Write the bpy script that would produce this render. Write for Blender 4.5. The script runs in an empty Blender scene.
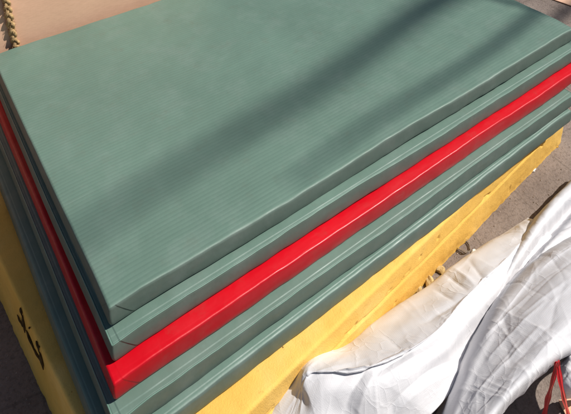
import bpy, bmesh, math, random
import numpy as np
from mathutils import Vector, Matrix, noise

random.seed(7)
scene = bpy.context.scene
col = scene.collection
PI = math.pi
GROUND = 0.445            # height of the top of the stack above the ground

# ------------------------------------------------------------------ camera
CAM = np.array([-0.26483848, -0.91810994, 1.19296789 + GROUND])
ROT = (1.28081159, -0.00976866, -0.6348817)
FPX, PX, PY = 620.858678, 285.5, -149.042383       # focal length and optical centre in photo pixels
cd = bpy.data.cameras.new('camera')
cam = bpy.data.objects.new('camera', cd)
col.objects.link(cam)
cam.location = CAM.tolist()
cam.rotation_euler = ROT
cd.sensor_width = 36
cd.lens = 36 * FPX / 571
cd.shift_x = 0
cd.shift_y = -(207 - PY) / 571
cd.clip_start = 0.02
cd.clip_end = 500
scene.camera = cam
_R = np.array(cam.rotation_euler.to_matrix())


def at(x, y, z):
    """photo measurement (x, y) -> point of the place at height z above the ground"""
    d = _R @ np.array([(x - PX) / FPX, -(y - PY) / FPX, -1.0])
    s = (z - CAM[2]) / d[2]
    return CAM + s * d


# ------------------------------------------------------------------ helpers
def tag(o, label=None, cat=None, group=None, kind=None):
    if label: o['label'] = label
    if cat: o['category'] = cat
    if group: o['group'] = group
    if kind: o['kind'] = kind
    return o


def empty(name, loc=(0, 0, 0), rz=0.0):
    o = bpy.data.objects.new(name, None)
    o.location = loc
    o.rotation_euler = (0, 0, rz)
    o.empty_display_size = 0.1
    col.objects.link(o)
    return o


def mesh_obj(name, verts, faces, mat, parent=None, smooth=True, normals=None):
    me = bpy.data.meshes.new(name)
    me.from_pydata([tuple(map(float, v)) for v in verts], [], [tuple(map(int, f)) for f in faces])
    me.materials.append(mat)
    if smooth:
        me.polygons.foreach_set('use_smooth', [True] * len(me.polygons))
    me.update()
    if normals is not None:
        me.normals_split_custom_set_from_vertices([tuple(map(float, n)) for n in normals])
    o = bpy.data.objects.new(name, me)
    col.objects.link(o)
    if parent: o.parent = parent
    return o


def tube(path, rad, seg=8, closed=False):
    """verts, faces of a round tube along a path; rad: number or list"""
    P = [Vector(p) for p in path]
    n = len(P)
    V, F = [], []
    up = Vector((0.13, 0.21, 0.97))
    prev = None
    for i in range(n):
        a = P[(i - 1) % n] if (closed or i > 0) else P[i]
        b = P[(i + 1) % n] if (closed or i < n - 1) else P[i]
        t = (b - a).normalized()
        if prev is None:
            u = t.cross(up).normalized()
        else:
            u = (prev - t * prev.dot(t)).normalized()
        prev = u
        w = t.cross(u)
        r = rad[i] if hasattr(rad, '__len__') else rad
        for k in range(seg):
            A = 2 * PI * k / seg
            V.append(P[i] + (u * math.cos(A) + w * math.sin(A)) * r)
    m = n if closed else n - 1
    for i in range(m):
        for k in range(seg):
            F.append((i * seg + k, i * seg + (k + 1) % seg, ((i + 1) % n) * seg + (k + 1) % seg, ((i + 1) % n) * seg + k))
    if not closed:
        F.append(tuple(range(seg - 1, -1, -1)))
        F.append(tuple((n - 1) * seg + k for k in range(seg)))
    return V, F


def join(parts):
    V, F = [], []
    for v, f in parts:
        b = len(V)
        V += list(v)
        F += [tuple(i + b for i in q) for q in f]
    return V, F


def fbm(x, y, z, sc, oct=3):
    return noise.fractal(Vector((x * sc, y * sc, z * sc)), 1.0, 2.0, oct)


# ------------------------------------------------------------------ materials
class NT:
    def __init__(self, name):
        self.m = bpy.data.materials.new(name)
        self.m.use_nodes = True
        self.t = self.m.node_tree
        self.b = self.t.nodes['Principled BSDF']

    def n(self, typ, **kw):
        nd = self.t.nodes.new(typ)
        for k, v in kw.items():
            if k in nd.inputs.keys():
                nd.inputs[k].default_value = v
            else:
                setattr(nd, k, v)
        return nd

    def l(self, a, ao, b, bi):
        self.t.links.new(a.outputs[ao], b.inputs[bi])

    def coord(self, scale=(1, 1, 1), rot=(0, 0, 0)):
        tc = self.n('ShaderNodeTexCoord')
        mp = self.n('ShaderNodeMapping')
        mp.inputs['Scale'].default_value = scale
        mp.inputs['Rotation'].default_value = rot
        self.l(tc, 'Object', mp, 'Vector')
        return mp

    def noise(self, vec, scale, detail=4, rough=.55):
        nd = self.n('ShaderNodeTexNoise')
        nd.inputs['Scale'].default_value = scale
        nd.inputs['Detail'].default_value = detail
        nd.inputs['Roughness'].default_value = rough
        self.l(vec, 0, nd, 'Vector')
        return nd

    def ramp(self, src, out, stops):
        r = self.n('ShaderNodeValToRGB')
        e = r.color_ramp.elements
        while len(e) < len(stops): e.new(0.5)
        for q, (p, c) in zip(e, stops):
            q.position = p
            q.color = (*c, 1) if len(c) == 3 else c
        self.l(src, out, r, 'Fac')
        return r

    def math(self, op, a, b=None):
        nd = self.n('ShaderNodeMath', operation=op)
        for i, v in enumerate((a, b)):
            if v is None: continue
            if isinstance(v, tuple): self.l(v[0], v[1], nd, i)
            else: nd.inputs[i].default_value = v
        return nd

    def mix(self, fac, a, b, typ='MIX'):
        nd = self.n('ShaderNodeMix', data_type='RGBA', blend_type=typ)
        for i, v in ((0, fac), (6, a), (7, b)):
            if isinstance(v, tuple) and not isinstance(v[0], (int, float)):
                self.t.links.new(v[0].outputs[v[1]], nd.inputs[i])
            else:
                nd.inputs[i].default_value = v if i == 0 else (*v, 1)
        return nd

    def bump(self, src, out, strength, dist, prev=None):
        nd = self.n('ShaderNodeBump')
        nd.inputs['Strength'].default_value = strength
        nd.inputs['Distance'].default_value = dist
        self.l(src, out, nd, 'Height')
        if prev: self.l(prev, 'Normal', nd, 'Normal')
        return nd


def vinyl(name, c, rough=.42, tatami=False, spec=.5, wrap=.55):
    k = NT(name)
    mp = k.coord()
    big = k.noise(mp, 3.0, 3)
    fine = k.noise(mp, 60.0, 4)
    lo = tuple(v * .9 for v in c)
    hi = tuple(min(1, v * 1.08) for v in c)
    base = k.ramp(big, 'Fac', [(.3, lo), (.7, hi)])
    dust = k.ramp(k.noise(mp, 11.0, 6, .7), 'Fac', [(.48, (0, 0, 0)), (.76, (.34, .34, .34))])
    dusty = tuple(.75 * v + .25 * .42 for v in c)
    cmix = k.mix((dust, 'Color'), (base, 'Color'), dusty if c[1] > .05 else tuple(.93 * v + .07 * .3 for v in c))
    b1 = k.bump(fine, 'Fac', .10, .0012)
    if tatami:
        # embossed straw-mat ribs running along the mat
        w = k.n('ShaderNodeTexWave', wave_type='BANDS', bands_direction='Y', wave_profile='SIN')
        w.inputs['Scale'].default_value = 2 * PI / (20 * .0105)
        w.inputs['Distortion'].default_value = .35
        w.inputs['Detail'].default_value = 1
        w.inputs['Detail Scale'].default_value = .4
        k.l(mp, 0, w, 'Vector')
        fade = k.ramp(k.noise(mp, 4.5, 4), 'Fac', [(.32, (.35, .35, .35)), (.62, (1, 1, 1))])
        wf = k.math('MULTIPLY', (w, 'Fac'), (fade, 'Color'))
        b1 = k.bump(wf, 0, .16, .0016, b1)
        b1 = k.bump(k.noise(k.coord((5, 40, 40)), 6.0, 4), 'Fac', .12, .0012, b1)
        rib_tone = k.ramp(w, 'Fac', [(0, (.88, .89, .90)), (.45, (1, 1, 1))])  # slightly darker between the ribs
        cmix = k.mix(.8, (cmix, 2), (rib_tone, 'Color'), 'MULTIPLY')
    # soft dents of the foam under the skin
    b1 = k.bump(k.noise(k.coord((1, 3, 3)), 6.0, 2), 'Fac', .22, .012, b1)
    b1 = k.bump(k.noise(k.coord((1.5, 1, 1), (0, 0, .5)), 19.0, 3), 'Fac', .16, .005, b1)
    # scuffs: long thin paler scratches and brownish smudges
    sc = k.ramp(k.noise(k.coord((2.2, 60, 60), (0, 0, .12)), 2.5, 5, .6), 'Fac', [(.66, (0, 0, 0)), (.72, (.12, .12, .12))])
    cmix = k.mix((sc, 'Color'), (cmix, 2), tuple(.55 * v + .45 * .5 for v in c))
    sm = k.ramp(k.noise(mp, 17.0, 7, .72), 'Fac', [(.56, (0, 0, 0)), (.74, (.42, .42, .42))])
    cmix = k.mix((sm, 'Color'), (cmix, 2), tuple(.55 * v + .45 * w_ for v, w_ in zip(c, (.13, .095, .07))))
    if not tatami:
        # wrapped corners: the cover is folded over like an envelope
        sx = k.n('ShaderNodeSeparateXYZ')
        tc_ = k.n('ShaderNodeTexCoord')
        k.l(tc_, 'Object', sx, 0)
        zz = k.math('MULTIPLY', (sx, 'Z'), .85)
        for ax_ in ('X', 'Y'):
            su = k.math('ADD', (sx, ax_), (zz, 0))
            rp = k.n('ShaderNodeMapRange')
            rp.inputs['From Min'].default_value = .056
            rp.inputs['From Max'].default_value = .059
            k.l(su, 0, rp, 'Value')
            b1 = k.bump(rp, 0, wrap, .0022, b1)
    k.l(cmix, 2, k.b, 'Base Color')
    rr = k.ramp(k.noise(mp, 25.0, 4), 'Fac', [(.3, (rough - .07,) * 3), (.7, (rough + .08,) * 3)])
    k.l(rr, 'Color', k.b, 'Roughness')
    k.b.inputs['Specular IOR Level'].default_value = spec
    k.l(b1, 'Normal', k.b, 'Normal')
    return k.m


GREEN = (.122, .196, .156)
M = {}
M['green_top'] = vinyl('green_tatami_vinyl', GREEN, .52, True, .35)
M['green_side'] = vinyl('green_smooth_shaded_vinyl', (.086, .122, .102), .47, False, .32)  # duller than the green tops: shade of the side faces put into the colour
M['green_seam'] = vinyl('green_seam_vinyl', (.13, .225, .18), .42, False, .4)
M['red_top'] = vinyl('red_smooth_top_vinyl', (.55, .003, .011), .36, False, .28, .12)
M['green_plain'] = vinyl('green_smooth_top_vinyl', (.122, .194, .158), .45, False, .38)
M['red_side'] = vinyl('red_smooth_shaded_vinyl', (.40, .003, .010), .36, False, .28, .3)  # same red as the top, darkened in colour for the dimmer side faces


def simple(name, c, rough=.6, var=.12, sc=12.0, bump=.2, bsc=80.0, bd=.001, spec=.4):
    k = NT(name)
    mp = k.coord()
    r = k.ramp(k.noise(mp, sc, 5), 'Fac', [(.3, tuple(v * (1 - var) for v in c)), (.7, tuple(min(1, v * (1 + var)) for v in c))])
    k.l(r, 'Color', k.b, 'Base Color')
    k.b.inputs['Roughness'].default_value = rough
    k.b.inputs['Specular IOR Level'].default_value = spec
    b = k.bump(k.noise(mp, bsc, 4), 'Fac', bump, bd)
    k.l(b, 'Normal', k.b, 'Normal')
    return k.m


def foam_mat():
    k = NT('yellow_foam')
    mp = k.coord()
    a = k.noise(mp, 5.0, 6, .65)
    base = k.ramp(a, 'Fac', [(.25, (.70, .40, .075)), (.5, (.79, .48, .110)), (.75, (.83, .55, .17))])
    st = k.ramp(k.noise(k.coord((1, 1, 3)), 13.0, 8, .72), 'Fac', [(.57, (0, 0, 0)), (.74, (.55, .55, .55))])
    c1 = k.mix((st, 'Color'), (base, 'Color'), (.50, .29, .07))
    st2 = k.ramp(k.noise(mp, 70.0, 5, .7), 'Fac', [(.60, (0, 0, 0)), (.70, (.5, .5, .5))])
    c1 = k.mix((st2, 'Color'), (c1, 2), (.52, .31, .08))
    v = k.n('ShaderNodeTexVoronoi', feature='F1')
    v.inputs['Scale'].default_value = 75
    k.l(mp, 0, v, 'Vector')
    pits = k.ramp(v, 'Distance', [(.10, (1, 1, 1)), (.17, (0, 0, 0))])
    gate = k.ramp(k.noise(mp, 16.0, 2), 'Fac', [(.66, (0, 0, 0)), (.72, (1, 1, 1))])
    pm = k.mix(1.0, (pits, 'Color'), (gate, 'Color'), 'MULTIPLY')
    c2 = k.mix((pm, 2), (c1, 2), (.25, .12, .03))
    k.l(c2, 2, k.b, 'Base Color')
    k.b.inputs['Roughness'].default_value = .9
    k.b.inputs['Specular IOR Level'].default_value = .2
    b = k.bump(k.noise(mp, 260.0, 3, .75), 'Fac', .6, .002)
    b = k.bump(k.noise(mp, 30.0, 6, .65), 'Fac', .16, .005, b)
    inv = k.math('SUBTRACT', 1.0, (pm, 2))
    b = k.bump(inv, 0, .6, .004, b)
    k.l(b, 'Normal', k.b, 'Normal')
    return k.m


M['foam'] = foam_mat()
M['tear_shade'] = simple('torn_slit_shade', (.085, .052, .022), .95, .4, 90.0, .5, 200.0, .002, .1)  # dark colour painted in for the shade inside the torn slits
M['foam_chip'] = simple('broken_foam_crust', (.50, .36, .16), .9, .3, 60.0, .6, 150.0, .003)


def sack_mat(name='white_woven_plastic', tint=(.68, .67, .685)):
    k = NT(name)
    mp = k.coord()
    a = k.noise(mp, 14.0, 5)
    base = k.ramp(a, 'Fac', [(.3, tuple(v * .93 for v in tint)), (.7, tint)])
    dirt = k.ramp(k.noise(mp, 5.0, 7, .7), 'Fac', [(.60, (0, 0, 0)), (.85, (.15, .15, .15))])
    c = k.mix((dirt, 'Color'), (base, 'Color'), (.52, .47, .43))
    k.l(c, 2, k.b, 'Base Color')
    k.b.inputs['Roughness'].default_value = .62
    k.b.inputs['Specular IOR Level'].default_value = .25
    # woven tapes
    uv = k.n('ShaderNodeUVMap')
    w1 = k.n('ShaderNodeTexWave', wave_type='BANDS', bands_direction='X')
    w2 = k.n('ShaderNodeTexWave', wave_type='BANDS', bands_direction='Y')
    for w in (w1, w2):
        w.inputs['Scale'].default_value = 2 * PI / (20 * .0042)
        w.inputs['Distortion'].default_value = .8
        k.l(uv, 'UV', w, 'Vector')
    mx = k.math('MULTIPLY', (w1, 'Fac'), (w2, 'Fac'))
    b = k.bump(mx, 0, .11, .0007)
    # crisp small creases of crumpled plastic film, mostly along the cloth
    for sc_, st_, rz_, d_ in (((11, 4, 11), .5, .35, .0045), ((26, 11, 26), .4, -.5, .0020)):
        rd = k.n('ShaderNodeTexNoise', noise_type='RIDGED_MULTIFRACTAL')
        rd.inputs['Scale'].default_value = 1.0
        rd.inputs['Detail'].default_value = 2
        rd.inputs['Roughness'].default_value = .4
        k.l(k.coord(sc_, (0, 0, rz_)), 0, rd, 'Vector')
        b = k.bump(rd, 'Fac', st_, d_, b)
    for sc_, rz_, st_, d_ in (((12, 4, 12), .5, .55, .0020), ((34, 12, 34), .2, .40, .0011)):
        vo = k.n('ShaderNodeTexVoronoi', feature='DISTANCE_TO_EDGE')
        vo.inputs['Scale'].default_value = 1
        wrp = k.noise(mp, 7.0, 3)
        wad = k.n('ShaderNodeVectorMath', operation='MULTIPLY_ADD')
        k.l(wrp, 'Color', wad, 0)
        wad.inputs[1].default_value = (1.1, 1.1, 1.1)
        k.l(k.coord(sc_, (0, 0, rz_)), 0, wad, 2)
        k.l(wad, 0, vo, 'Vector')
        ed = k.ramp(vo, 'Distance', [(0, (1, 1, 1)), (.035, (.45, .45, .45)), (.13, (0, 0, 0))])
        gt = k.ramp(k.noise(k.coord((1, 1, 1), (0, 0, rz_ + 1)), 8.0, 3), 'Fac', [(.46, (0, 0, 0)), (.62, (1, 1, 1))])
        em = k.math('MULTIPLY', (ed, 'Color'), (gt, 'Color'))
        b = k.bump(em, 0, st_, d_, b)
    spk = k.noise(mp, 420.0, 2)
    b = k.bump(spk, 'Fac', .22, .0007, b)
    k.l(b, 'Normal', k.b, 'Normal')
    return k.m


M['sack'] = sack_mat()


def ground_mat():
    k = NT('brown_paving')
    mp0 = k.coord(rot=(0, 0, math.radians(8)))
    wob = k.noise(mp0, 9.0, 4)
    mp = k.n('ShaderNodeVectorMath', operation='MULTIPLY_ADD')
    k.l(wob, 'Color', mp, 0)
    mp.inputs[1].default_value = (.020, .020, 0)
    k.l(mp0, 0, mp, 2)
    br = k.n('ShaderNodeTexBrick')
    br.offset = .5
    br.inputs['Scale'].default_value = 1.0
    br.inputs['Brick Width'].default_value = .24
    br.inputs['Row Height'].default_value = .24
    br.inputs['Mortar Size'].default_value = .004
    br.inputs['Mortar Smooth'].default_value = .4
    br.inputs['Bias'].default_value = 0
    br.inputs['Color1'].default_value = (.27, .215, .182, 1)
    br.inputs['Color2'].default_value = (.285, .226, .192, 1)
    br.inputs['Mortar'].default_value = (.225, .178, .148, 1)
    k.l(mp, 0, br, 'Vector')
    sp = k.ramp(k.noise(mp, 95.0, 5, .75), 'Fac', [(.32, (.52, .50, .48)), (.52, (1, 1, 1)), (.72, (1.0, 1.0, 1.0))])
    c = k.mix(.9, (br, 'Color'), (sp, 'Color'), 'MULTIPLY')
    st = k.ramp(k.noise(mp, 3.2, 6, .65), 'Fac', [(.35, (.52, .50, .50)), (.6, (1, 1, 1))])
    c = k.mix(.85, (c, 2), (st, 'Color'), 'MULTIPLY')
    gr = k.ramp(k.noise(mp, 150.0, 3, .6), 'Fac', [(.66, (0, 0, 0)), (.74, (.5, .5, .5))])
    c = k.mix((gr, 'Color'), (c, 2), (.42, .36, .31))
    k.l(c, 2, k.b, 'Base Color')
    k.b.inputs['Roughness'].default_value = .88
    b = k.bump(k.noise(mp, 130.0, 5, .7), 'Fac', .8, .005)
    b = k.bump(br, 'Fac', -.5, .006, b)
    k.l(b, 'Normal', k.b, 'Normal')
    return k.m


M['ground'] = ground_mat()


def card_mat():
    k = NT('brown_cardboard')
    mp = k.coord()
    r = k.ramp(k.noise(mp, 4.0, 5), 'Fac', [(.3, (.66, .40, .265)), (.7, (.71, .44, .295))])
    fib = k.ramp(k.noise(k.coord((1, 1, 6)), 60.0, 4), 'Fac', [(.35, (.90, .89, .88)), (.6, (1, 1, 1))])
    c = k.mix(.8, (r, 'Color'), (fib, 'Color'), 'MULTIPLY')
    k.l(c, 2, k.b, 'Base Color')
    k.b.inputs['Roughness'].default_value = .75
    w = k.n('ShaderNodeTexWave', wave_type='BANDS', bands_direction='X')
    w.inputs['Scale'].default_value = 2 * PI / (20 * .008)
    k.l(mp, 0, w, 'Vector')
    b = k.bump(w, 'Fac', .015, .001)
    b = k.bump(k.noise(mp, 7.0, 3), 'Fac', .15, .01, b)
    k.l(b, 'Normal', k.b, 'Normal')
    return k.m


M['card'] = card_mat()
M['card_edge'] = simple('cardboard_cut_edge', (.30, .18, .11), .9)
M['straw'] = simple('straw_rope_fibre', (.40, .26, .12), .9, .45, 90.0, .8, 240.0, .002)
M['red_cord'] = simple('red_plastic_ribbon', (.52, .012, .018), .35, .2, 40.0, .3, 160.0, .001)
M['wood'] = simple('grey_weathered_wood', (.22, .17, .12), .8, .2)
M['scrap'] = simple('white_paper_scrap', (.75, .74, .70), .6)
M['tape'] = simple('clear_brown_tape', (.47, .29, .15), .25)

kp = NT('clear_plastic_film')
kp.b.inputs['Base Color'].default_value = (.93, .92, .88, 1)
kp.b.inputs['Roughness'].default_value = .08
kp.b.inputs['Transmission Weight'].default_value = .9
kp.b.inputs['IOR'].default_value = 1.12
kp_mp = kp.coord()
kp_b = kp.bump(kp.noise(kp_mp, 120.0, 3), 'Fac', .4, .002)
kp.l(kp_b, 'Normal', kp.b, 'Normal')
M['film'] = kp.m

# ------------------------------------------------------------------ light
SUN_EL, SUN_AZ = math.radians(51), math.radians(-38)      # azimuth from +X, towards the viewer and to the right
SUN = Vector((math.cos(SUN_EL) * math.cos(SUN_AZ), math.cos(SUN_EL) * math.sin(SUN_AZ), math.sin(SUN_EL)))
world = bpy.data.worlds.new('World')
scene.world = world
world.use_nodes = True
wt = world.node_tree
sky = wt.nodes.new('ShaderNodeTexSky')
sky.sky_type = 'NISHITA'
sky.sun_disc = False
sky.sun_elevation = SUN_EL
sky.sun_rotation = PI / 2 - SUN_AZ
sky.dust_density = .4
bg = wt.nodes['Background']
bg.inputs['Strength'].default_value = .05
wt.links.new(sky.outputs[0], bg.inputs['Color'])
sd = bpy.data.lights.new('sun', 'SUN')
sd.energy = 5.0
sd.angle = math.radians(.55)
sd.color = (1, .955, .89)
so = bpy.data.objects.new('sun', sd)
so.rotation_euler = SUN.to_track_quat('Z', 'Y').to_euler()
col.objects.link(so)
scene.view_settings.view_transform = 'Standard'
scene.view_settings.look = 'None'
scene.view_settings.gamma = 1
scene.view_settings.exposure = .15

# ------------------------------------------------------------------ ground
S = 40
g = mesh_obj('ground', [(-S, -S, 0), (S, -S, 0), (S, S, 0), (-S, S, 0)], [(0, 1, 2, 3)], M['ground'], smooth=False)
tag(g, 'brown gritty paving around the mat stack', 'ground', kind='structure')


# ------------------------------------------------------------------ mats
def mat_grid(L, W, T, r, seed, wav, sag):
    """closed rounded slab: a list of vertices, faces, normals and for each face whether it lies on the top"""
    NX, NY, NZ, NR = 110, 66, 8, 6
    def ax(n, S, nr):
        t = [-S / 2 + r * (1 - math.cos(i / nr * PI / 2)) for i in range(nr)]
        # rounding zones get nr cells, the middle n
        mid = np.linspace(-S / 2 + r, S / 2 - r, n).tolist()
        end = [-q for q in reversed(t)]
        return t + mid + end
    X, Y, Z = ax(NX, L, NR), ax(NY, W, NR), ax(NZ, T, NR)
    key, V, F, isTop = {}, [], [], []
    def vid(p):
        q = tuple(round(c, 6) for c in p)
        if q not in key:
            key[q] = len(V); V.append(p)
        return key[q]
    def face(A, B, fn, top, flip):
        for i in range(len(A) - 1):
            for j in range(len(B) - 1):
                q = [vid(fn(A[i], B[j])), vid(fn(A[i + 1], B[j])), vid(fn(A[i + 1], B[j + 1])), vid(fn(A[i], B[j + 1]))]
                F.append(q[::-1] if flip else q)
                isTop.append(top)
    face(X, Y, lambda a, b: (a, b, T / 2), True, False)
    face(X, Y, lambda a, b: (a, b, -T / 2), False, True)
    face(X, Z, lambda a, b: (a, -W / 2, b), False, False)
    face(X, Z, lambda a, b: (a, W / 2, b), False, True)
    face(Y, Z, lambda a, b: (-L / 2, a, b), False, True)
    face(Y, Z, lambda a, b: (L / 2, a, b), False, False)
    P = np.array(V)
    H = np.array([L / 2, W / 2, T / 2])
    C = np.clip(P, -(H - r), H - r)
    D = P - C
    # cube-to-sphere on the rounding zone
    ln = np.linalg.norm(D, axis=1)
    Q = C + D / np.maximum(ln, 1e-9)[:, None] * r
    out = []
    for (x, y, z) in Q:
        ex, ey = min(1, (L / 2 - abs(x)) / .05), min(1, (W / 2 - abs(y)) / .05)
        zt = z / (T / 2)
        edge = max(0, 1 - min(ex, ey))
        # the walls belly out a little between the seams
        nx = x / (L / 2); ny = y / (W / 2)
        bel = (.002 * (1 - zt * zt) - .0045 * max(0, -zt - .45) ** 2 * 3.3) * edge
        x2 = x + (bel * np.sign(x) if ex < 1 and abs(nx) > .95 else 0)
        y2 = y + (bel * np.sign(y) if ey < 1 and abs(ny) > .95 else 0)
        # slow waves along the edges
        wv = wav * noise.noise(Vector((x * 3.1 + seed, y * 3.1, seed * .7)))
        wy = wav * .9 * noise.noise(Vector((x * 2.3 + seed * 2, y * 1.5, 5.1)))
        wx = wav * .6 * noise.noise(Vector((x * 2.0, y * 2.7 + seed, 9.4)))
        small = .0011 * noise.noise(Vector((x * 14 + seed, y * 14, z * 22))) + .0006 * noise.noise(Vector((x * 37 + seed, y * 37, z * 40)))
        cn = max(0, 1 - (L / 2 - abs(x)) / .07) * max(0, 1 - (W / 2 - abs(y)) / .07)
        z -= .006 * cn * (1 if zt > 0 else .3)
        up = .0016 * (1 - edge) if zt > 0 else 0
        out.append((x2 + wx * edge, y2 + wy * edge + small * edge, z + wv * (1 if zt > -.4 else .7) + up + small - sag * max(0, nx) ** 3))
    Q = np.array(out)
    # vertex normals
    N = np.zeros_like(Q)
    for f in F:
        a, b, c, d = Q[f[0]], Q[f[1]], Q[f[2]], Q[f[3]]
        n = np.cross(c - a, d - b)
        for i in f: N[i] += n
    N /= np.maximum(np.linalg.norm(N, axis=1), 1e-12)[:, None]
    return Q, F, N, isTop


def subset(Q, F, N, sel):
    idx, V2, N2, F2 = {}, [], [], []
    for f in sel:
        g_ = []
        for i in F[f]:
            if i not in idx:
                idx[i] = len(V2); V2.append(Q[i]); N2.append(N[i])
            g_.append(idx[i])
        F2.append(g_)
    return V2, F2, N2


T = .055


def make_mat(x0, y0, ztop, L, W, yaw, seed, mats, label, r=.010, wav=.004, sag=0, piping=None, name='foam_mat'):
    root = empty(name, (x0, y0, ztop - T), yaw)
    tag(root, label, 'mat', 'vinyl covered mats piled on the foam slab')
    Q, F, N, isTop = mat_grid(L, W, T - .0015, r, seed, wav, sag)
    Q = Q + np.array([L / 2, W / 2, T / 2])
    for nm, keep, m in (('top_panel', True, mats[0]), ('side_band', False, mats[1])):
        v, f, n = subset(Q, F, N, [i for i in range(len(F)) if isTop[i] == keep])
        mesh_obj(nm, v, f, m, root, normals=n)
    if piping:
        # sewn welt: follows the border between top panel and side band
        tv = set(i for k, f in enumerate(F) if isTop[k] for i in f)
        sv = set(i for k, f in enumerate(F) if not isTop[k] for i in f)
        b = [i for i in tv & sv]
        ctr = np.array([L / 2, W / 2])
        def per(i):
            x, y = Q[i][0], Q[i][1]
            if y - 0 < r * 2 and x > r and x < L - r: return x
            dx, dy = x - ctr[0], y - ctr[1]
            if abs(dx) / (L / 2) < abs(dy) / (W / 2):
                return x if dy < 0 else L + W + (L - x)
            return (L + y) if dx > 0 else 2 * L + W + (W - y)
        b.sort(key=per)
        path = [Q[i] + N[i] * .0004 for i in b]
        v, f = tube(path, piping, 6, True)
        mesh_obj('piping', v, f, mats[2], root)
    return root


Z = GROUND
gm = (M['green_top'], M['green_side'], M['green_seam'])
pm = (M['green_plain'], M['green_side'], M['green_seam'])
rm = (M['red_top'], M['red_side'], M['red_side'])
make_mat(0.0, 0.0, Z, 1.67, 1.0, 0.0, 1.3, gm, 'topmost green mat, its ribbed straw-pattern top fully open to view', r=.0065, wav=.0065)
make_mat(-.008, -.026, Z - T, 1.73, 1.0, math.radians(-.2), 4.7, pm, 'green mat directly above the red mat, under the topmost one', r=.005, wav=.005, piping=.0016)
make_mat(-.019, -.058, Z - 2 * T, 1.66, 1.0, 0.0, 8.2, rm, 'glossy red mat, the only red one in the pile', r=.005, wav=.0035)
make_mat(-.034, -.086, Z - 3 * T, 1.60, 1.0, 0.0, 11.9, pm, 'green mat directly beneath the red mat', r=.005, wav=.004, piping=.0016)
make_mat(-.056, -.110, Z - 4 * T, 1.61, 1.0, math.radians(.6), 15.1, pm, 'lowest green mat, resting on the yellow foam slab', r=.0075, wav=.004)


# ------------------------------------------------------------------ foam slab
def seg_dist(p, a, b):
    ab = b - a
    t = max(0., min(1., float(np.dot(p - a, ab) / np.dot(ab, ab))))
    return float(np.linalg.norm(p - a - t * ab)), t


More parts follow.
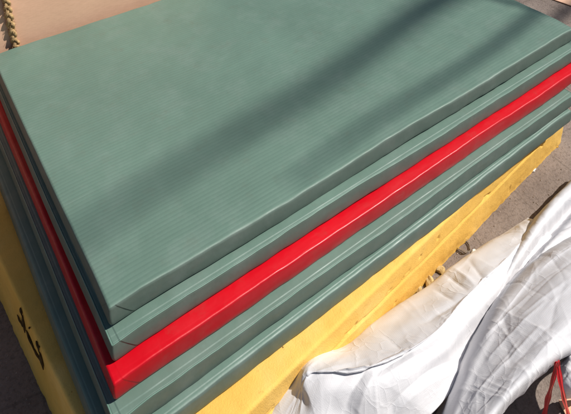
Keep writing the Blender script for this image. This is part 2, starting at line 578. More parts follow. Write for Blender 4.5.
def foam_slab():
    Lf, Wf, Hf = 1.71, 1.06, .168
    yaw = math.radians(5.2)
    root = empty('foam_slab', (-.055, -.187, 0), yaw)
    tag(root, 'thick worn yellow foam slab with torn edges under all the mats', 'foam slab')
    rc = .018
    per = []
    step = .004
    def seg(a, b):
        n = max(2, int((Vector(b) - Vector(a)).length / step))
        for i in range(n):
            t = i / n
            per.append((a[0] + (b[0] - a[0]) * t, a[1] + (b[1] - a[1]) * t))
    def arc(cx, cy, a0):
        for i in range(6):
            A = a0 + i / 6 * PI / 2
            per.append((cx + rc * math.cos(A), cy + rc * math.sin(A)))
    seg((rc, 0), (Lf - rc, 0)); arc(Lf - rc, rc, -PI / 2)
    seg((Lf, rc), (Lf, Wf - rc)); arc(Lf - rc, Wf - rc, 0)
    seg((Lf - rc, Wf), (rc, Wf)); arc(rc, Wf - rc, PI / 2)
    seg((0, Wf - rc), (0, rc)); arc(rc, rc, PI)
    n = len(per)
    nor = []
    for i in range(n):
        a, b = per[i - 1], per[(i + 1) % n]
        t = Vector((b[0] - a[0], b[1] - a[1])).normalized()
        nor.append((t.y, -t.x))
    prof = []                       # (inset, height)
    NH = 44
    for i in range(NH + 1): prof.append((0, .0 + (Hf - .008) * i / NH))
    for i in range(1, 5):
        A = i / 4 * PI / 2
        prof.append((.008 * (1 - math.cos(A)), Hf - .008 + .008 * math.sin(A)))
    for d in (.02, .04, .07, .12, .2): prof.append((d, Hf))
    # torn slashes low on the left wall, their shade added as dark slivers: (distance from the near corner, height, length, slope, depth)
    o2 = np.array([-.055, -.187]); nw = np.array([-math.cos(yaw), -math.sin(yaw)]); tw = np.array([-math.sin(yaw), math.cos(yaw)])
    def wall(px, py):
        d_ = _R @ np.array([(px - PX) / FPX, -(py - PY) / FPX, -1.0])
        q_ = CAM + d_ * (np.dot(o2 - CAM[:2], nw) / np.dot(d_[:2], nw))
        return np.array([np.dot(q_[:2] - o2, tw), q_[2] * .84])
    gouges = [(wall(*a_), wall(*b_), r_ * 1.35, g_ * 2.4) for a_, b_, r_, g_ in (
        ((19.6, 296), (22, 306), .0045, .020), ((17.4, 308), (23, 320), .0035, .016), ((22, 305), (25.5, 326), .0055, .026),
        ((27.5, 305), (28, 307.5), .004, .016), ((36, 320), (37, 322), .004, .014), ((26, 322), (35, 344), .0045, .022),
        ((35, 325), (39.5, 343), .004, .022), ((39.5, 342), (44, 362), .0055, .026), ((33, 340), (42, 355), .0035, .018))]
    rn = random.Random(31)
    nicks = []
    for q in range(12):
        x_ = rn.uniform(.3, 1.65); h_ = .100 + rn.gauss(.004, .006)
        nicks.append((np.array([x_, h_]), np.array([x_ + rn.uniform(.006, .03), h_ + rn.gauss(0, .004)]), rn.uniform(.0018, .0030), rn.uniform(.005, .011)))
    for q in range(6):
        x_ = rn.uniform(.2, 1.68); h_ = rn.uniform(.005, .16)
        nicks.append((np.array([x_, h_]), np.array([x_ + rn.gauss(0, .006), h_ + rn.gauss(0, .006)]), rn.uniform(.0022, .0034), rn.uniform(.004, .010)))
    V, F = [], []
    for j, (ins, h) in enumerate(prof):
        for i in range(n):
            x, y = per[i]; nx, ny = nor[i]
            d = -ins
            low = max(0, 1 - h / .05)
            d += .0010 * fbm(x, y, h * .3, 3, 2) + .0007 * fbm(x, y, h, 34, 4)
            # ragged, crumbling foot
            rag = noise.noise(Vector((x * 11, y * 11, 3.3)))
            d += low * (-.003 + .003 * max(0, rag) - .005 * max(0, -rag) ** 1.5 + .002 * fbm(x, y, h, 40, 3))
            if y < rc and ins == 0:
                # long slit where the slab splits in two layers, then a belly below
                zc = .100 + .006 * noise.noise(Vector((x * 6, 1, 1)))
                gap = .6 + .6 * noise.noise(Vector((x * 9, 2, 4)))
                d -= .008 * max(0, gap) * math.exp(-((h - zc) / .0026) ** 2)
                if h < zc: d += .0015
            if y < rc and ins == 0:
                for (g0, g1, gr, gd) in nicks:
                    if abs(g0[0] - x) < .08:
                        dd = seg_dist(np.array([x, h]), g0, g1)[0]
                        if dd < 3 * gr: d -= gd * math.exp(-(dd / gr) ** 2)
            if x < rc and ins == 0:
                u = y
                if h < .075: d += .008 * (1 - h / .075) ** .6
                pass
            zz = h + (.003 * fbm(x, y, 0, 9, 3) if h > .1 else 0)
            d += ins
            x2 = min(max(x, ins), Lf - ins) + nx * d
            y2 = min(max(y, ins), Wf - ins) + ny * d
            V.append((x2, y2, max(0.0005, zz)))
    m = len(prof)
    for j in range(m - 1):
        for i in range(n):
            F.append((j * n + i, j * n + (i + 1) % n, (j + 1) * n + (i + 1) % n, (j + 1) * n + i))
    k0 = len(V)
    V += [(.15, .15, Hf - .006), (Lf - .15, .15, Hf - .006), (Lf - .15, Wf - .15, Hf - .006), (.15, Wf - .15, Hf - .006)]
    F.append((k0, k0 + 1, k0 + 2, k0 + 3))
    mesh_obj('foam_body', V, F, M['foam'], root)
    for (g0, g1, gr, gd) in gouges:  # raised dark slivers stand in for the shade of each slit
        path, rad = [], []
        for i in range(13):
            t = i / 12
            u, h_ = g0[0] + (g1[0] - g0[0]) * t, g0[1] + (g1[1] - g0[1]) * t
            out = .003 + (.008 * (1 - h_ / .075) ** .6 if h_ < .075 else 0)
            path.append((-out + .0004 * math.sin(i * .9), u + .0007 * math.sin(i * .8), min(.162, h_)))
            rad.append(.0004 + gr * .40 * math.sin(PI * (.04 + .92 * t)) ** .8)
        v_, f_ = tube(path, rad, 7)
        mesh_obj('tear_shade', v_, f_, M['tear_shade'], root)


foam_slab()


def lump(name, loc, size, mat, seed, flat=.7):
    bm = bmesh.new()
    bmesh.ops.create_icosphere(bm, subdivisions=2, radius=1)
    for v in bm.verts:
        k = 1 + .5 * noise.noise(v.co * 1.1 + Vector((seed, 0, 0))) + .5 * noise.noise(v.co * 2.7 + Vector((0, seed, 0)))
        c = v.co * k
        v.co = Vector((c.x * size[0], c.y * size[1], max(-.6 * size[2], c.z * size[2])))
    me = bpy.data.meshes.new(name)
    bm.to_mesh(me); bm.free()
    me.materials.append(mat)
    o = bpy.data.objects.new(name, me)
    o.location = (loc[0], loc[1], .6 * size[2])
    o.rotation_euler = (0, 0, seed)
    col.objects.link(o)
    return o


for (px, py, s, sd_, lab) in (
        (429, 280, (.022, .013, .012), 1.1, 'larger of the yellow foam chunks broken off, at the white sack edge'),
        (440, 269, (.015, .011, .010), 2.6, 'small yellow foam chunk lying beyond the larger one by the slab foot'),
        (418, 288, (.014, .010, .009), 4.2, 'yellow foam crumb half tucked between slab foot and white sack')):
    p = at(px, py, .006)
    tag(lump('foam_chunk', p, s, M['foam_chip'], sd_), lab, 'foam chunk', 'foam chunks broken from the slab')

# ------------------------------------------------------------------ cloth-like sacks from control nets
def cr(p0, p1, p2, p3, t):
    return .5 * ((2 * p1) + (-p0 + p2) * t + (2 * p0 - 5 * p1 + 4 * p2 - p3) * t * t + (-p0 + 3 * p1 - 3 * p2 + p3) * t ** 3)


def spline_row(P, n):
    P = np.array(P, float)
    m = len(P)
    out = []
    for i in range(n + 1):
        s = i / n * (m - 1)
        k = min(int(s), m - 2)
        t = s - k
        g0 = P[k - 1] if k > 0 else 2 * P[0] - P[1]
        g3 = P[k + 2] if k + 2 < m else 2 * P[-1] - P[-2]
        out.append(cr(g0, P[k], P[k + 1], g3, t))
    return np.array(out)


def sheet(name, net, nu, nv, creases, amp, seed, mat, parent=None, minz=.004, thick=.0015, dirv=(1, 0), ncr=90):
    """net: rows of world points; gives a sheet of cloth of real thickness with folds"""
    rows = [spline_row(r, nu) for r in net]
    grid = np.stack([spline_row([rows[k][i] for k in range(len(rows))], nv) for i in range(nu + 1)])   # nu+1, nv+1, 3
    G = grid.copy()
    # normals of the smooth surface
    du = np.gradient(grid, axis=0); dv = np.gradient(grid, axis=1)
    N = np.cross(du, dv)
    N /= np.maximum(np.linalg.norm(N, axis=2), 1e-9)[:, :, None]
    if N[:, :, 2].mean() < 0: N = -N
    cs = [(np.array(a)[:2], np.array(b)[:2], w, h) for a, b, w, h in creases]
    dxv = Vector((dirv[0], dirv[1], 0)).normalized()
    rnd = random.Random(int(seed * 100))
    fac = []
    for q in range(9):
        an = rnd.choice((rnd.gauss(PI / 2, .35), rnd.gauss(PI / 2, .35), rnd.gauss(.3, .6)))
        fac.append((math.cos(an), math.sin(an), rnd.choice((.035, .05, .07, .10)), rnd.random(), rnd.uniform(0, 50)))
    extra = np.zeros((nu + 1, nv + 1))
    flat = grid[:, :, :2]
    for q in range(ncr):
        c = flat[rnd.randrange(nu + 1), rnd.randrange(nv + 1)]
        ang = math.atan2(dxv.y, dxv.x) + rnd.choice((rnd.gauss(0, .35), rnd.gauss(0, .35), rnd.gauss(1.2, .4)))
        ln = rnd.uniform(.03, .14)
        dv_ = np.array([math.cos(ang), math.sin(ang)])
        w = rnd.uniform(.003, .009)
        hh = rnd.choice((1, 1, -1)) * w * rnd.uniform(.10, .26)
        rel = flat - c
        t = rel @ dv_
        tc = np.clip(t, -ln, ln)
        # slightly bowed line
        bow = rnd.uniform(-.25, .25) * (1 - (tc / ln) ** 2) * ln * .5
        s_ = rel[:, :, 0] * -dv_[1] + rel[:, :, 1] * dv_[0] - bow
        dd = np.sqrt((t - tc) ** 2 + s_ ** 2)
        fade = np.clip(1 - np.abs(tc) / ln, 0, 1) ** .6
        # one side of a crease falls off faster than the other
        side = np.where(s_ > 0, 1.0, rnd.uniform(1.2, 2.6))
        extra += hh * fade * np.exp(-dd / w * side)
    for i in range(nu + 1):
        for j in range(nv + 1):
            p = grid[i, j]
            e = min(1, min(i, nu - i) / 4, min(j, nv - j) / 3)
            a = p[0] * dxv.x + p[1] * dxv.y
            b = -p[0] * dxv.y + p[1] * dxv.x
            d = 0
            for (cx_, sx_, lam, ph, sd2) in fac:
                u_ = a * cx_ + b * sx_ + .22 * lam * noise.noise(Vector((a * 5, b * 5, sd2)))
                tri = abs(((u_ / lam + ph) % 1.0) - .5) * 2 - .5
                mk = noise.noise(Vector((a * 6.5, b * 9, sd2 * 3.1)))
                mk = max(0, min(1, mk * 2.6 + .25))
                d += amp * lam * 10 * tri * mk
            d += extra[i, j]
            for (c0, c1, w, h) in cs:
                dd, t = seg_dist(p[:2], c0, c1)
                if dd < 3.2 * w:
                    fade = math.sin(PI * min(1, max(0, .08 + .84 * t))) ** .5
                    d += h * fade * math.exp(-abs(dd / w))
            G[i, j] = p + N[i, j] * d * (.25 + .75 * e)
            G[i, j, 2] = max(minz, G[i, j, 2])
    V, F = [], []
    W_ = nv + 1
    for i in range(nu + 1):
        for j in range(nv + 1): V.append(G[i, j])
    B = len(V)
    for i in range(nu + 1):
        for j in range(nv + 1): V.append(G[i, j] - N[i, j] * thick)
    for i in range(nu):
        for j in range(nv):
            q = (i * W_ + j, (i + 1) * W_ + j, (i + 1) * W_ + j + 1, i * W_ + j + 1)
            F.append(q); F.append(tuple(B + k for k in reversed(q)))
    rim = [i * W_ for i in range(nu + 1)] + [nu * W_ + j for j in range(1, W_)] + [i * W_ + nv for i in range(nu - 1, -1, -1)] + [j for j in range(nv - 1, 0, -1)]
    for k in range(len(rim)):
        a, b = rim[k], rim[(k + 1) % len(rim)]
        F.append((a, B + a, B + b, b))
    o = mesh_obj(name, V, F, mat, parent)
    me = o.data
    bmx = bmesh.new(); bmx.from_mesh(me)
    bmesh.ops.recalc_face_normals(bmx, faces=bmx.faces)
    uvl = bmx.loops.layers.uv.new('UVMap')
    # metric coordinates along the cloth
    ul = np.concatenate([[0], np.cumsum(np.linalg.norm(np.diff(grid[:, nv // 2], axis=0), axis=1))])
    vl = np.concatenate([[0], np.cumsum(np.linalg.norm(np.diff(grid[nu // 2], axis=0), axis=1))])
    bmx.verts.index_update()
    for f in bmx.faces:
        for lp in f.loops:
            k = lp.vert.index % B
            lp[uvl].uv = (ul[k // W_], vl[k % W_])
    bmx.to_mesh(me); bmx.free()
    me.polygons.foreach_set('use_smooth', [True] * len(me.polygons))
    return o


def foam_line(x):            # the foot of the slab on the viewer's side
    return -.187 + (x + .055) * math.tan(math.radians(5.2))


# the flat, empty sack: a tube-like fold along the slab, a smooth panel towards the viewer
r1 = [(262, 432, .080), (287, 386, .116), (307.5, 357.5, .126), (345, 346, .075), (372, 324, .062), (402, 303, .056), (430, 287, .056), (460, 264, .060), (490, 244, .056), (513, 232, .05), (535, 220, .04)]
r2 = [(276, 446, .082), (299, 394, .124), (308.0, 372, .160), (356, 368, .168), (398, 352, .162), (432, 330, .150), (457, 304, .135), (480, 280, .116), (505, 258, .095), (523, 240, .075), (545, 228, .05)]
r2b = [(278, 447, .083), (300, 396, .125), (309.0, 373.5, .155), (356.5, 369.5, .162), (399, 353.5, .157), (433, 331.5, .146), (458, 306, .129), (481, 282, .112), (505.6, 259.2, .093), (523.6, 241.2, .074), (545.6, 229, .05)]
r2c = [(281, 448, .084), (302, 398, .126), (310, 376, .157), (358, 372, .164), (400, 356, .160), (434, 334, .145), (459, 309, .129), (482, 285, .112), (506.5, 261, .093), (524.5, 242.5, .073), (546.5, 230, .05)]
r3 = [(292, 452, .086), (309, 416, .122), (318, 396, .147), (366, 388, .158), (405, 372, .154), (442, 350, .138), (466, 322, .122), (489, 299, .102), (512, 271, .082), (530, 247, .062), (552, 236, .05)]
r4 = [(320, 460, .080), (334, 436, .105), (350, 420, .115), (380, 408, .125), (415, 390, .125), (446, 362, .105), (466, 340, .08), (486, 318, .06), (510, 285, .05), (536, 255, .04), (560, 240, .04)]
r5 = [(380, 475, .05), (392, 450, .07), (404, 436, .075), (422, 422, .08), (440, 405, .08), (460, 378, .06), (476, 350, .03), (492, 330, .025), (516, 300, .02), (542, 265, .02), (566, 245, .02)]
W1 = [at(*q) for q in r1]
W0 = [np.array([w[0] + .022, min(w[1] + .035, foam_line(w[0]) - .006), .004]) for w in W1]
for i_, dz_ in ((0, .010), (1, .012), (2, .025)):
    W0[i_] = W1[i_] + np.array([.006, .004, -dz_])
netA = [W0, W1] + [[at(*q) for q in r] for r in (r2, r2b, r2c, r3, r4, r5)]
h = .12
crA = [(at(391, 416, .09), at(461, 348, .11), .007, -.008), (at(396, 418, .09), at(466, 352, .11), .016, .010),
       (at(345, 420, .10), at(366, 376, .14), .018, -.010), (at(356, 422, .10), at(374, 380, .14), .014, .006), (at(372, 380, .15), at(440, 338, .14), .012, -.005), (at(376, 384, .15), at(444, 343, .14), .018, .006),
       (at(309, 372, .15), at(300, 416, .11), .007, .005),
       (at(448, 268, .09), at(466, 292, .11), .008, -.005), (at(456, 262, .09), at(474, 288, .11), .009, .005), (at(436, 285, .09), at(452, 303, .11), .008, -.004),
       (at(424, 322, .13), at(462, 300, .12), .009, -.005), (at(470, 258, .08), at(484, 284, .11), .008, -.004),
       (at(385, 334, .12), at(404, 360, .14), .012, -.003)]
rootA = empty('white_sack', (0, 0, 0))
tag(rootA, 'empty flattened white woven sack spread along the foot of the foam slab', 'sack', 'white woven plastic sacks')
sheet('sack_cloth', netA, 300, 190, crA, .0022, 3.1, M['sack'], rootA, dirv=tuple((at(460, 300, .1) - at(380, 380, .1))[:2]), ncr=60)

# its twisted mouth, rising towards the back right
netC = [
    [(480, 322, 0.036), (496, 287, 0.022), (509, 257, 0.014), (524, 230, 0.007), (549, 203, 0.007), (580, 180, 0.007)],
    [(484, 320, 0.058), (500, 283, 0.072), (516, 250, 0.079), (536, 220, 0.086), (562, 190, 0.094), (592, 160, 0.094)],
    [(488, 318, 0.072), (505, 282, 0.083), (524, 251, 0.090), (546, 222, 0.094), (573, 194, 0.097), (600, 168, 0.094)],
    [(491, 318, 0.054), (510, 284, 0.043), (530, 258, 0.036), (552, 232, 0.043), (578, 204, 0.043), (606, 180, 0.043)],
    [(494, 318, 0.058), (514, 286, 0.054), (537, 258, 0.076), (560, 232, 0.086), (586, 208, 0.086), (612, 186, 0.086)],
    [(500, 318, 0.036), (520, 290, 0.036), (546, 264, 0.050), (572, 242, 0.072), (596, 220, 0.079), (620, 200, 0.072)],
    [(510, 322, 0.022), (532, 298, 0.022), (560, 276, 0.022), (585, 258, 0.036), (610, 240, 0.036), (630, 220, 0.036)]]
netC = [[at(*q) for q in r] for r in netC]
crC = [(at(541, 262, .10), at(553, 246, .12), .006, -.012), (at(548, 250, .1), at(571, 232, .12), .008, .007), (at(552, 226, .1), at(575, 216, .12), .007, -.008)]
sheet('sack_mouth', netC, 130, 90, crC, .0022, 7.7, M['sack'], rootA, dirv=tuple((at(571, 190, .1) - at(490, 310, .1))[:2]))

# the stuffed sack lying over it
nB = [
    [(424, 440, 0.030), (440, 404, 0.040), (456, 364, 0.050), (470, 338, 0.050), (486, 308, 0.050), (504, 286, 0.060), (525, 266, 0.060), (551, 247, 0.070), (585, 228, 0.070)],
    [(440, 440, 0.108), (455, 404, 0.114), (469, 366, 0.122), (482, 341, 0.126), (497, 311, 0.129), (514, 288, 0.129), (535, 267, 0.133), (560, 248, 0.137), (592, 230, 0.137)],
    [(449, 440, 0.122), (465, 405, 0.133), (479, 372, 0.140), (493, 346, 0.144), (508, 316, 0.148), (525, 292, 0.151), (545, 271, 0.154), (569, 253, 0.159), (600, 235, 0.159)],
    [(460, 440, 0.148), (478, 408, 0.159), (495, 380, 0.170), (511, 351, 0.176), (526, 323, 0.181), (543, 300, 0.184), (561, 280, 0.188), (582, 264, 0.188), (610, 248, 0.188)],
    [(471, 440, 0.173), (492, 410, 0.184), (511, 387, 0.199), (531, 363, 0.206), (547, 341, 0.210), (565, 322, 0.213), (584, 306, 0.213), (604, 290, 0.213), (630, 272, 0.213)],
    [(479, 440, 0.159), (501, 410, 0.173), (518, 392, 0.184), (539, 371, 0.195), (555, 358, 0.199), (575, 346, 0.202), (598, 332, 0.202), (618, 316, 0.202), (640, 300, 0.202)],
    [(479, 444, 0.108), (501, 414, 0.114), (518, 396, 0.129), (540, 374, 0.140), (556, 362, 0.144), (576, 350, 0.144), (598, 335, 0.144), (618, 319, 0.144), (640, 303, 0.144)],
    [(468, 440, 0.020), (488, 412, 0.020), (508, 392, 0.020), (530, 372, 0.020), (546, 360, 0.020), (566, 348, 0.020), (590, 332, 0.020), (610, 316, 0.020), (632, 300, 0.020)]]
netB = [[at(*q) for q in r] for r in nB]
crB = [(at(484, 374, .2), at(541, 316, .23), .005, .0035), (at(492, 340, .2), at(547, 292, .22), .005, .003), (at(514, 354, .22), at(560, 306, .24), .012, -.003),
       (at(505, 300, .19), at(513, 330, .21), .012, -.002), (at(509, 328, .22), at(512, 354, .22), .016, -.003), (at(478, 404, .19), at(508, 372, .21), .006, -.003),
       (at(525, 300, .22), at(571, 268, .23), .007, .003), (at(530, 360, .22), at(566, 318, .24), .010, .003), (at(470, 414, .18), at(496, 386, .21), .006, .003),
       (at(466, 400, .18), at(520, 330, .21), .004, .002), (at(486, 322, .18), at(530, 280, .21), .004, .002), (at(500, 310, .18), at(520, 345, .21), .004, .0018)]
rootB = empty('white_sack', (0, 0, 0))
tag(rootB, 'bulging creased white woven sack lying on top of the flattened one', 'sack', 'white woven plastic sacks')
sheet('sack_cloth', netB, 240, 170, crB, .0014, 12.4, M['sack'], rootB, thick=.0015, ncr=90, dirv=tuple((at(545, 300, .2) - at(470, 400, .2))[:2]))

# a third sack, mostly outside the frame on the right
nD = [
    [(555, 368, .05), (562, 360, .06), (572, 352, .07), (595, 340, .07)],
    [(556, 369, .12), (563, 361, .13), (573, 353, .14), (596, 341, .14)],
    [(559, 380, .13), (568, 374, .15), (580, 366, .16), (604, 354, .16)],
    [(561, 392, .11), (572, 390, .13), (588, 384, .14), (612, 372, .14)],
    [(561, 397, .02), (574, 397, .02), (590, 392, .02), (616, 380, .02)]]
rootD = empty('white_sack', (0, 0, 0))
tag(rootD, 'white woven sack behind the red ribbon at the lower right corner', 'sack', 'white woven plastic sacks')
sheet('sack_cloth', [[at(*q) for q in r] for r in nD], 60, 50, [], .002, 21.0, M['sack'], rootD)


# red tying ribbon hanging from the mouth of the stuffed sack
def ribbon(name, path, width, mat, parent, twist=0.0):
    P = [Vector(p) for p in path]
    V, F = [], []
    n = len(P)
    view = Vector((-.25, -.45, .85))
    for i in range(n):
        t = (P[min(n - 1, i + 1)] - P[max(0, i - 1)]).normalized()
        u = t.cross(view).normalized()
        u = Matrix.Rotation(twist * math.sin(i * .5), 3, t) @ u
        w = t.cross(u).normalized()
        # thin folded strip: cross-section like a shallow W
        for k, (a, b) in enumerate(((-1, 0), (-.5, .28), (0, -.1), (.5, .3), (1, 0), (.5, -.02), (0, -.36), (-.5, -.02))):
            ww = width * (.85 + .15 * math.sin(i * .9))
            V.append(P[i] + u * a * ww + w * b * ww * .7)
    for i in range(n - 1):
        for k in range(8):
            F.append((i * 8 + k, i * 8 + (k + 1) % 8, (i + 1) * 8 + (k + 1) % 8, (i + 1) * 8 + k))
    F.append(tuple(range(7, -1, -1)))
    F.append(tuple((n - 1) * 8 + k for k in range(8)))
    return mesh_obj(name, V, F, mat, parent, smooth=False)


rt = empty('tying_ribbon', tuple(at(557, 363, .19)))
tag(rt, 'red plastic ribbon hanging in two strands from the bulging white sack', 'ribbon')
off = Vector(at(557, 363, .19))
s1 = [(557.5, 361.5, .20), (556, 368, .18), (552, 384, .13), (548, 398, .08), (545, 412, .04), (541, 430, .012)]
s2 = [(557.5, 361.5, .20), (558.5, 368, .18), (561, 384, .15), (564, 398, .11), (567.5, 412, .06), (571, 430, .012)]
for s in (s1, s2):
    pts = spline_row([at(*q) for q in s], 26)
    ribbon('strand', [Vector(q) - off for q in pts], .0068, M['red_cord'], rt, .15)

# ------------------------------------------------------------------ litter on the ground
def curl(name, c, rad, wid, mat, seed):
    V, F = [], []
    n = 44
    for i in range(n):
        A = i / n * 2 * PI * 1.12 + seed
        rr = rad * (1 + .13 * math.sin(3 * A + seed)) * (1 + .10 * i / n)
        for (dr, hh) in ((0, 0), (0, wid), (-.0006, wid), (-.0006, 0)):
            V.append((c[0] + (rr + dr + .25 * hh) * math.cos(A), c[1] + (rr + dr + .25 * hh) * math.sin(A), .001 + hh * (1 + .3 * math.sin(2 * A))))
    for i in range(n - 1):
        for k in range(4):
            F.append((i * 4 + k, i * 4 + (k + 1) % 4, (i + 1) * 4 + (k + 1) % 4, (i + 1) * 4 + k))
    return mesh_obj(name, V, F, mat)


tag(curl('plastic_curl', at(463, 248, 0), .018, .012, M['film'], .8), 'curl of clear plastic film between the foam slab and white sack', 'plastic scrap')
for (px, py, s, m_, lab, nm, ct) in (
        (474, 252, (.010, .006, .005), 'scrap', 'white paper scrap beside the curl of clear plastic film', 'paper_scrap', 'paper scrap'),
        (533, 170, (.012, .006, .004), 'scrap', 'white paper scrap beside the far end of the foam slab', 'paper_scrap', 'paper scrap'),
        (555, 146, (.010, .006, .006), 'foam', 'tiny yellow foam crumb beyond the far corner of the slab', 'foam_chunk', 'foam chunk'),
        (525, 173, (.009, .007, .007), 'wood', 'small brown chip against the foam slab foot', 'wood_chip', 'wood chip')):
    tag(lump(nm, at(px, py, .003), s, M[m_], px * .1, .5), lab, ct)

# ------------------------------------------------------------------ cardboard box with straw rope behind the pile
def box(verts8_min, verts8_max):
    (x0, y0, z0), (x1, y1, z1) = verts8_min, verts8_max
    V = [(x0, y0, z0), (x1, y0, z0), (x1, y1, z0), (x0, y1, z0), (x0, y0, z1), (x1, y0, z1), (x1, y1, z1), (x0, y1, z1)]
    F = [(3, 2, 1, 0), (4, 5, 6, 7), (0, 1, 5, 4), (1, 2, 6, 5), (2, 3, 7, 6), (3, 0, 4, 7)]
    return V, F


BX0, BX1, BY0, BY1, BH = -.55, .80, 1.045, 1.60, .86
rb = empty('cardboard_box', (BX0, BY0, 0))
tag(rb, 'tall brown cardboard box standing behind the mats', 'box')
w_, d_ = BX1 - BX0, BY1 - BY0
# front panel with a gentle bow, then the other walls
V, F = [], []
nx_, nz_ = 60, 40
for j in range(nz_ + 1):
    for i in range(nx_ + 1):
        u, v = i / nx_, j / nz_
        V.append((u * w_, -.012 * math.sin(PI * u) * math.sin(PI * v) + .003 * noise.noise(Vector((u * 5, v * 4, 1))), v * BH))
for j in range(nz_):
    for i in range(nx_):
        a = j * (nx_ + 1) + i
        F.append((a, a + 1, a + nx_ + 2, a + nx_ + 1))
parts = [(V, F), box((0, .012, 0), (.005, d_, BH)), box((w_ - .005, .012, 0), (w_, d_, BH)), box((.006, d_ - .005, 0), (w_ - .006, d_, BH))]
v, f = join(parts)
o = mesh_obj('panel', v, f, M['card'], rb, smooth=False)
for (a, b) in (((.004, .006, BH + .001), (w_ - .004, d_ / 2 - .002, BH + .006)), ((.004, d_ / 2 + .002, BH + .001), (w_ - .004, d_ - .006, BH + .006))):
    v, f = box(a, b)
    mesh_obj('flap', v, f, M['card'], rb, smooth=False)

rope = empty('straw_rope', (0, 0, 0))
tag(rope, 'braided straw rope tied upright round the brown cardboard box', 'rope')
base = at(17, 48, GROUND)
yr = BY0 - .020
pb = base + (base - CAM) * ((yr - base[1]) / (base[1] - CAM[1]))
parts = []
for s in range(3):
    path = []
    nst = 300
    for i in range(nst + 1):
        z = -.02 + i / nst * (BH + .03)
        ph = z / .085 * 2 * PI + .35 * math.sin(z * 31) + s * 2 * PI / 3
        cx = pb[0] - .085 * (z - pb[2])
        path.append((cx + (.0072 + .0015 * math.sin(z * 47 + s)) * math.sin(ph) + .002 * math.sin(z * 23), yr + .0055 * math.sin(2 * ph) - .002 * math.sin(z * 9), max(.006, z)))
    parts.append(tube(path, [0.0060 + .0024 * noise.noise(Vector((i * .23, s * 7.1, 0))) for i in range(nst + 1)], 8))
v, f = join(parts)
mesh_obj('braid', v, f, M['straw'], rope)
fz = []
for i in range(260):
    z = random.uniform(.3, BH)
    cx = pb[0] - .085 * (z - pb[2])
    a = random.uniform(0, 2 * PI)
    p0 = Vector((cx + .010 * math.cos(a), yr + .009 * math.sin(a), z))
    dr = Vector((math.cos(a) * .6, math.sin(a) * .6 - .2, random.uniform(-1, 1))).normalized()
    ln = random.uniform(.004, .010)
    fz.append(tube([p0, p0 + dr * ln * .5, p0 + dr * ln + Vector((0, 0, -.003))], .0005, 4))
v, f = join(fz)
mesh_obj('loose_fibre', v, f, M['straw'], rope)

# a flattened cardboard sheet lying on the paving beyond the far end
def flat_card(c, sx, sy, rz, label):
    root = empty('cardboard_sheet', (c[0], c[1], 0), rz)
    tag(root, label, 'cardboard')
    V, F = [], []
    n, m = 24, 16
    for layer in (0, 1):
        for j in range(m + 1):
            for i in range(n + 1):
                x, y = (i / n - .5) * sx, (j / m - .5) * sy
                zz = .006 + .012 * max(0, noise.noise(Vector((x * 3, y * 3, c[0])))) - .004 * layer
                V.append((x, y, zz))
    K = (n + 1) * (m + 1)
    for j in range(m):
        for i in range(n):
            a = j * (n + 1) + i
            F.append((a, a + 1, a + n + 2, a + n + 1))
            F.append((K + a + n + 1, K + a + n + 2, K + a + 1, K + a))
    rim = list(range(n + 1)) + [j * (n + 1) + n for j in range(1, m + 1)] + [m * (n + 1) + i for i in range(n - 1, -1, -1)] + [j * (n + 1) for j in range(m - 1, 0, -1)]
    for k in range(len(rim)):
        a, b = rim[k], rim[(k + 1) % len(rim)]
        F.append((b, a, K + a, K + b))
    mesh_obj('sheet', V, F, M['card'], root, smooth=False)


flat_card(at(600, -24, 0), .9, .7, math.radians(12), 'flattened brown cardboard sheet on the paving beyond the far end of the pile')
flat_card(at(606, 428, 0), .16, .12, math.radians(-30), 'small brown cardboard piece on the paving under the red ribbon')

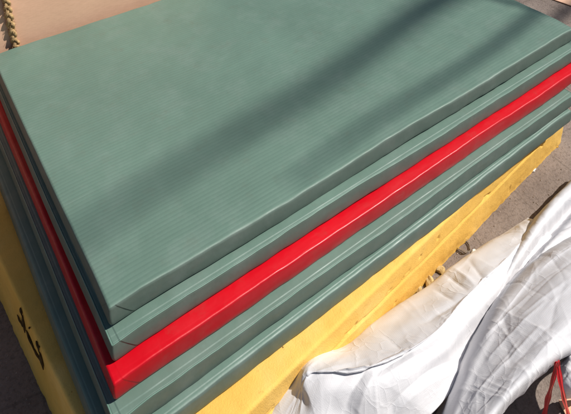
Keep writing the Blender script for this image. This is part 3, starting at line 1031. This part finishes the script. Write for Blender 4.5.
# ------------------------------------------------------------------ loose grit on the paving
def grit():
    V, F = [], []
    rg = random.Random(5)
    base_v = [Vector(v) for v in ((1, 0, 0), (-1, 0, 0), (0, 1, 0), (0, -1, 0), (0, 0, 1), (0, 0, -1))]
    base_f = ((0, 2, 4), (2, 1, 4), (1, 3, 4), (3, 0, 4), (2, 0, 5), (1, 2, 5), (3, 1, 5), (0, 3, 5))
    def put(x, y):
        r = rg.choice((.0007, .0009, .0011, .0014, .0014, .0026)) * rg.uniform(.7, 1.2)
        b = len(V)
        A = rg.uniform(0, 2 * PI)
        for v in base_v:
            w = Vector((v.x * r * rg.uniform(.7, 1.4), v.y * r * rg.uniform(.7, 1.3), v.z * r * rg.uniform(.5, .9)))
            V.append((x + w.x * math.cos(A) - w.y * math.sin(A), y + w.x * math.sin(A) + w.y * math.cos(A), r * .35 + w.z))
        F.extend(tuple(b + i for i in f) for f in base_f)
    for i in range(1100):
        x = rg.uniform(.4, 2.6); y = foam_line(x) - .004 - abs(rg.gauss(0, .14))
        put(x, y)
    for i in range(450):
        put(1.68 + rg.uniform(0, 1.1), rg.uniform(-.4, .6))
    for i in range(800):
        y = rg.uniform(-.1, .9)
        put(-.075 - y * .085 - abs(rg.gauss(0, .12)), y)
    o = mesh_obj('loose_grit', V, F, M['grit'], smooth=False)
    tag(o, 'loose sandy grit scattered over the brown paving', 'grit', kind='stuff')


M['grit'] = simple('sandy_grit', (.29, .23, .185), .9, .4, 45.0, .2, 200.0, .001)
grit()

# ------------------------------------------------------------------ unseen poles added high overhead to cast the soft shadow stripes
for (a, b, r0, r1_, ext, D, what) in (((.055, .191), (1.295, .368), .012, .052, 2.5, 13.0, 'broad'), ((.62, .050), (1.60, .127), .008, .024, 2.5, 7.5, 'narrow'),
                            ((1.72, .00), (1.58, .45), .014, .018, .6, 7.0, 'short far')):
    A = Vector((a[0], a[1], GROUND)); B = Vector((b[0], b[1], GROUND))
    d = (B - A).normalized()
    A2 = A - d * .15 + SUN * D; B2 = B + d * ext + SUN * D
    n = 30
    path = [A2.lerp(B2, i / n) + Vector((0, 0, .02 * math.sin(i * .7))) for i in range(n + 1)]
    v, f = tube(path, [r0 + (r1_ - r0) * min(1, 2.2 * i / n) for i in range(n + 1)], 12)
    o = mesh_obj('shadow_caster_pole', v, f, M['wood'])
    tag(o, 'unseen wooden pole added high overhead to cast the ' + what + ' soft shadow stripe on the top mat', 'pole', 'unseen shadow-casting poles')
